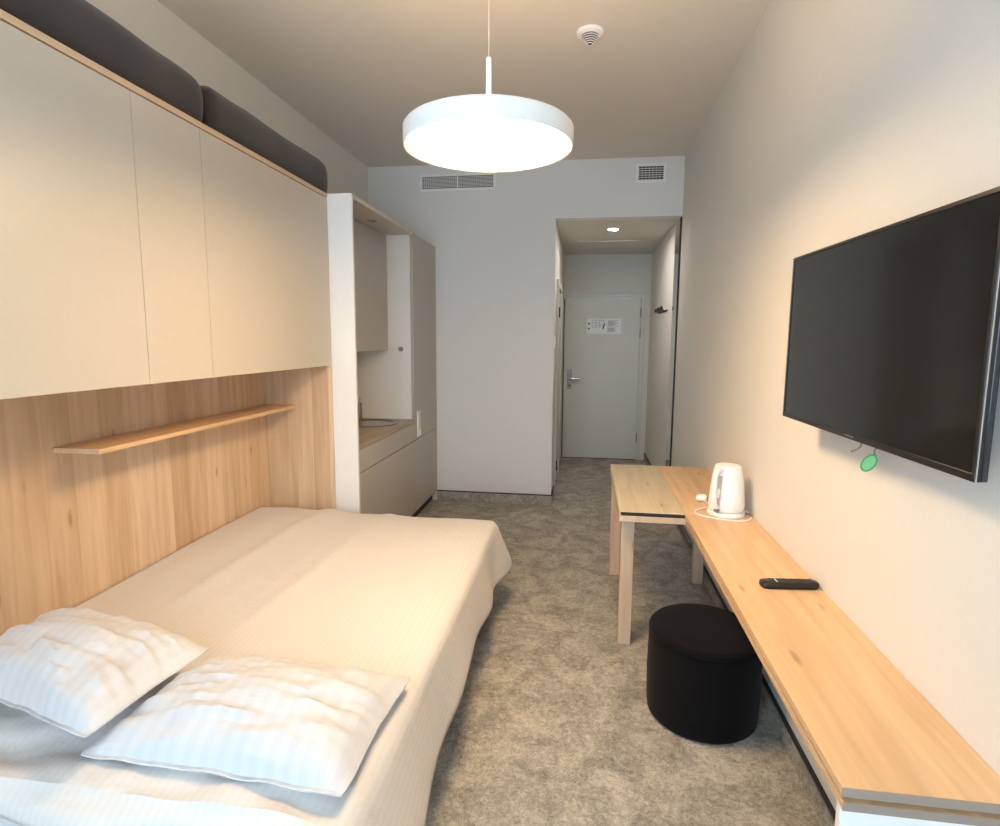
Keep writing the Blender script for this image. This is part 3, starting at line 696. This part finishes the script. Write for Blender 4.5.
for f in ((0, 1, 2, 3), (7, 6, 5, 4), (0, 4, 5, 1), (1, 5, 6, 2), (2, 6, 7, 3), (3, 7, 4, 0)): bm.faces.new([vs[i] for i in f])
link('water_window', bm, 'kettle_grey', kt)
bm = bmesh.new(); cc = K + hd * 0.092 + Vector((0, 0, 0.034))
for s_ in (0,):
    vs = [bm.verts.new(cc + sd2 * a + hd * b_ + Vector((0, 0, c_))) for a in (-0.012, 0.012) for b_ in (-0.008, 0.004) for c_ in (-0.006, 0.008)]
    for f in ((0, 1, 3, 2), (4, 6, 7, 5), (0, 4, 5, 1), (2, 3, 7, 6), (0, 2, 6, 4), (1, 5, 7, 3)): bm.faces.new([vs[i] for i in f])
link('switch', bm, 'ink', kt, 0.002)
loop = []
for i in range(0, 34):
    a = math.radians(-25 - 9.6 * i); rr = 0.112 + 0.010 * math.sin(i * 0.5)
    loop.append((KX - 0.010 + rr * 1.12 * math.cos(a), KY - 0.010 + rr * math.sin(a), KZ + 0.0038 + 0.00012 * i))
loop = [q for q in loop if q[0] < XR - 0.006]
loop = loop + [(0.66, 3.02, KZ + 0.010), (0.645, 3.07, KZ + 0.012), (0.640, 3.10, KZ + 0.016)]
bm = bmesh.new(); tube(bm, catmull(loop, 3), 0.0036, 8); link('power_cord', bm, 'white', kt, smooth=True)
bm = bmesh.new(); lathe(bm, (0.632, 3.098, KZ + 0.019), [(0.008, -0.030), (0.016, -0.022), (0.019, 0.0), (0.019, 0.018), (0.015, 0.022)], 20, 0); link('plug', bm, 'white', kt, smooth=True)
bm = bmesh.new()
for dy in (-0.009, 0.009): tube(bm, [(0.652, 3.098 + dy, KZ + 0.019), (0.674, 3.098 + dy, KZ + 0.019)], 0.0024, 8)
link('plug_pins', bm, 'steel', kt, smooth=True)

# remote control
rc = thing('remote_control', 'black television remote lying across the bench', 'remote', (0.722, 2.015, 0.7405))
ax_ = Vector((0.187, 0.020, 0)).normalized(); ay_ = Vector((-ax_.y, ax_.x, 0)); RC = Vector((0.719, 2.035, 0.7405))
def rpt(u, v, z): return RC + ax_ * u + ay_ * v + Vector((0, 0, z))
bm = bmesh.new(); outl = []
Lh, Wh = 0.098, 0.024
for i in range(40):
    a = 2 * math.pi * i / 40; ca, sa = math.cos(a), math.sin(a)
    outl.append((Lh * math.copysign(abs(ca) ** 0.35, ca), Wh * math.copysign(abs(sa) ** 0.45, sa)))
layers = [(0.90, 0.0), (1.0, 0.005), (1.0, 0.014), (0.94, 0.020), (0.86, 0.0215)]
rg = [[bm.verts.new(rpt(u * (1 - (1 - s_) * 0.4), v * s_, z)) for u, v in outl] for s_, z in layers]
for a, b_ in zip(rg, rg[1:]):
    for i in range(40): bm.faces.new((a[i], a[(i + 1) % 40], b_[(i + 1) % 40], b_[i]))
bm.faces.new(rg[0][::-1]); bm.faces.new(rg[-1])
link('body', bm, 'remote', rc, smooth=True)
bm = bmesh.new()
for i in range(12):
    for j in range(3):
        if 5 < i < 8 and j == 1: continue
        u = -0.062 + i * 0.0125; v = -0.0125 + 0.0125 * j
        a = [rpt(u + sx * 0.0042, v + sy * 0.0040, zz) for zz in (0.0214, 0.0238) for sy in (-1, 1) for sx in (-1, 1)]
        vs = [bm.verts.new(q) for q in a]
        for f in ((0, 2, 3, 1), (4, 5, 7, 6), (0, 1, 5, 4), (2, 6, 7, 3), (0, 4, 6, 2), (1, 3, 7, 5)): bm.faces.new([vs[i_] for i_ in f])
link('buttons', bm, 'rubber', rc)
bm = bmesh.new(); a = [rpt(-0.046 + sx * 0.002, -0.002 + sy * 0.012, zz) for zz in (0.0214, 0.0242) for sy in (-1, 1) for sx in (-1, 1)]
vs = [bm.verts.new(q) for q in a]
for f in ((0, 2, 3, 1), (4, 5, 7, 6), (0, 1, 5, 4), (2, 6, 7, 3), (0, 4, 6, 2), (1, 3, 7, 5)): bm.faces.new([vs[i_] for i_ in f])
link('light_button', bm, 'white', rc)

# ------------------------------------------------------------------ pouf
QX, QY, QR, QH = 0.533, 2.42, 0.228, 0.385
pf = thing('pouf', 'round black velvet pouf tucked under the bench edge', 'pouf', (QX, QY, 0))
prof = [(QR - 0.016, 0.0), (QR - 0.004, 0.012), (QR, 0.05), (QR + 0.003, 0.18), (QR, 0.33), (QR - 0.002, QH - 0.034), (QR - 0.005, QH - 0.030)]
bm = bmesh.new(); lathe(bm, (QX, QY, 0), prof, 72); link('drum', bm, 'pouf', pf, smooth=True)
bm = bmesh.new(); lathe(bm, (QX, QY, 0), [(QR - 0.004, QH - 0.0295), (QR + 0.001, QH - 0.026), (QR, QH - 0.014), (QR - 0.010, QH - 0.003), (QR - 0.03, QH + 0.001), (QR * 0.5, QH + 0.005), (0.001, QH + 0.006)], 72); link('seat_top', bm, 'pouf', pf, smooth=True)

# ------------------------------------------------------------------ television
TX, TYF, TZB, TW, TH_, TSW = 0.700, 2.159, 1.320, 0.971, 0.543, 0.035
tv = thing('television', 'large black flat television mounted on the right wall', 'television', (TX + 0.05, TYF - TW / 2, TZB))
wd = Vector((math.sin(TSW), -math.cos(TSW), 0)); nd = Vector((-math.cos(TSW), -math.sin(TSW), 0)); T0 = Vector((TX, TYF, TZB))
def tbox(bm, u0, u1, v0, v1, d0, d1):
    """u along the width towards the camera, v up, d back towards the wall"""
    vs = [bm.verts.new(T0 + wd * u - nd * d_ + Vector((0, 0, v))) for d_ in (d0, d1) for v in (v0, v1) for u in (u0, u1)]
    for f in ((0, 2, 3, 1), (4, 5, 7, 6), (0, 1, 5, 4), (2, 6, 7, 3), (0, 4, 6, 2), (1, 3, 7, 5)): bm.faces.new([vs[i] for i in f])
def tb(*bs):
    bm = bmesh.new()
    for q in bs: tbox(bm, *q)
    return bm
bz = 0.009
link('bezel', tb((0, TW, 0, 0.016, 0, 0.012), (0, TW, TH_ - bz, TH_, 0, 0.012), (0, bz, 0.016, TH_ - bz, 0, 0.012), (TW - bz, TW, 0.016, TH_ - bz, 0, 0.012)), 'tvbody', tv, 0.001)
link('screen', tb((bz, TW - bz, 0.016, TH_ - bz, 0.003, 0.010)), 'tvscreen', tv)
link('edge_trim', tb((TW, TW + 0.0016, 0.0, TH_, 0.002, 0.0045)), 'silver', tv)
link('rear_shell', tb((0.0, TW, 0.0, TH_, 0.0125, 0.026)), 'tvside', tv, 0.003)
link('rear_housing', tb((0.12, TW - 0.12, 0.05, TH_ - 0.12, 0.0262, 0.058)), 'tvbody', tv, 0.004)
link('wall_bracket', boxes((0.779, XR - 0.0005, TYF - 0.70, TYF - 0.27, TZB + 0.14, TZB + 0.36)), 'black', tv)
bm = bmesh.new()
for q in range(7): tbox(bm, TW * 0.5 - 0.024 + 0.007 * q, TW * 0.5 - 0.019 + 0.007 * q, 0.006, 0.0105, -0.0006, 0.0002)
link('badge', bm, 'silver', tv)
bm = bmesh.new(); P0 = T0 + wd * 0.485 - nd * 0.02
tube(bm, catmull([P0 + Vector((0.01, 0, 0.004)), P0 + Vector((0.012, -0.002, -0.014)), P0 + Vector((0.014, 0.020, -0.030)), P0 + Vector((0.014, 0.055, -0.044))], 5), 0.0028, 8); link('cable_end', bm, 'ink', tv, smooth=True)
# green tag
G0 = T0 + wd * 0.598 - nd * 0.015 + Vector((0, 0, 0))
gt = thing('hang_tag', 'small oval green tag dangling below the television', 'tag', (G0.x, G0.y, G0.z - 0.08))
bm = bmesh.new(); ca_ = Vector((0.735, 1.592, 1.272)); du = Vector((-0.50, 0.02, -0.80)).normalized(); dn_ = Vector((-0.40, -0.90, 0.10)); dn_ = (dn_ - du * dn_.dot(du)).normalized(); dw = dn_.cross(du)
def disc(bm, c0, ru, rw, th, n_=28):
    a = [bm.verts.new(c0 + du * ru * math.cos(q) + dw * rw * math.sin(q) + dn_ * th) for q in [2 * math.pi * i / n_ for i in range(n_)]]
    b_ = [bm.verts.new(c0 + du * ru * math.cos(q) + dw * rw * math.sin(q) - dn_ * th) for q in [2 * math.pi * i / n_ for i in range(n_)]]
    for i in range(n_): bm.faces.new((a[i], a[(i + 1) % n_], b_[(i + 1) % n_], b_[i]))
    bm.faces.new(a); bm.faces.new(b_[::-1])
disc(bm, ca_, 0.026, 0.0160, 0.0012); link('card', bm, 'green', gt)
bm = bmesh.new(); disc(bm, ca_, 0.0205, 0.0115, 0.0016); link('printed_oval', bm, 'greenlight', gt)
bm = bmesh.new(); tube(bm, catmull([G0 + Vector((0.004, -0.002, 0.0)), G0 + Vector((0.0, 0.010, -0.012)), ca_ - du * 0.024], 6), 0.0022, 8); link('string', bm, 'ink', gt, smooth=True)
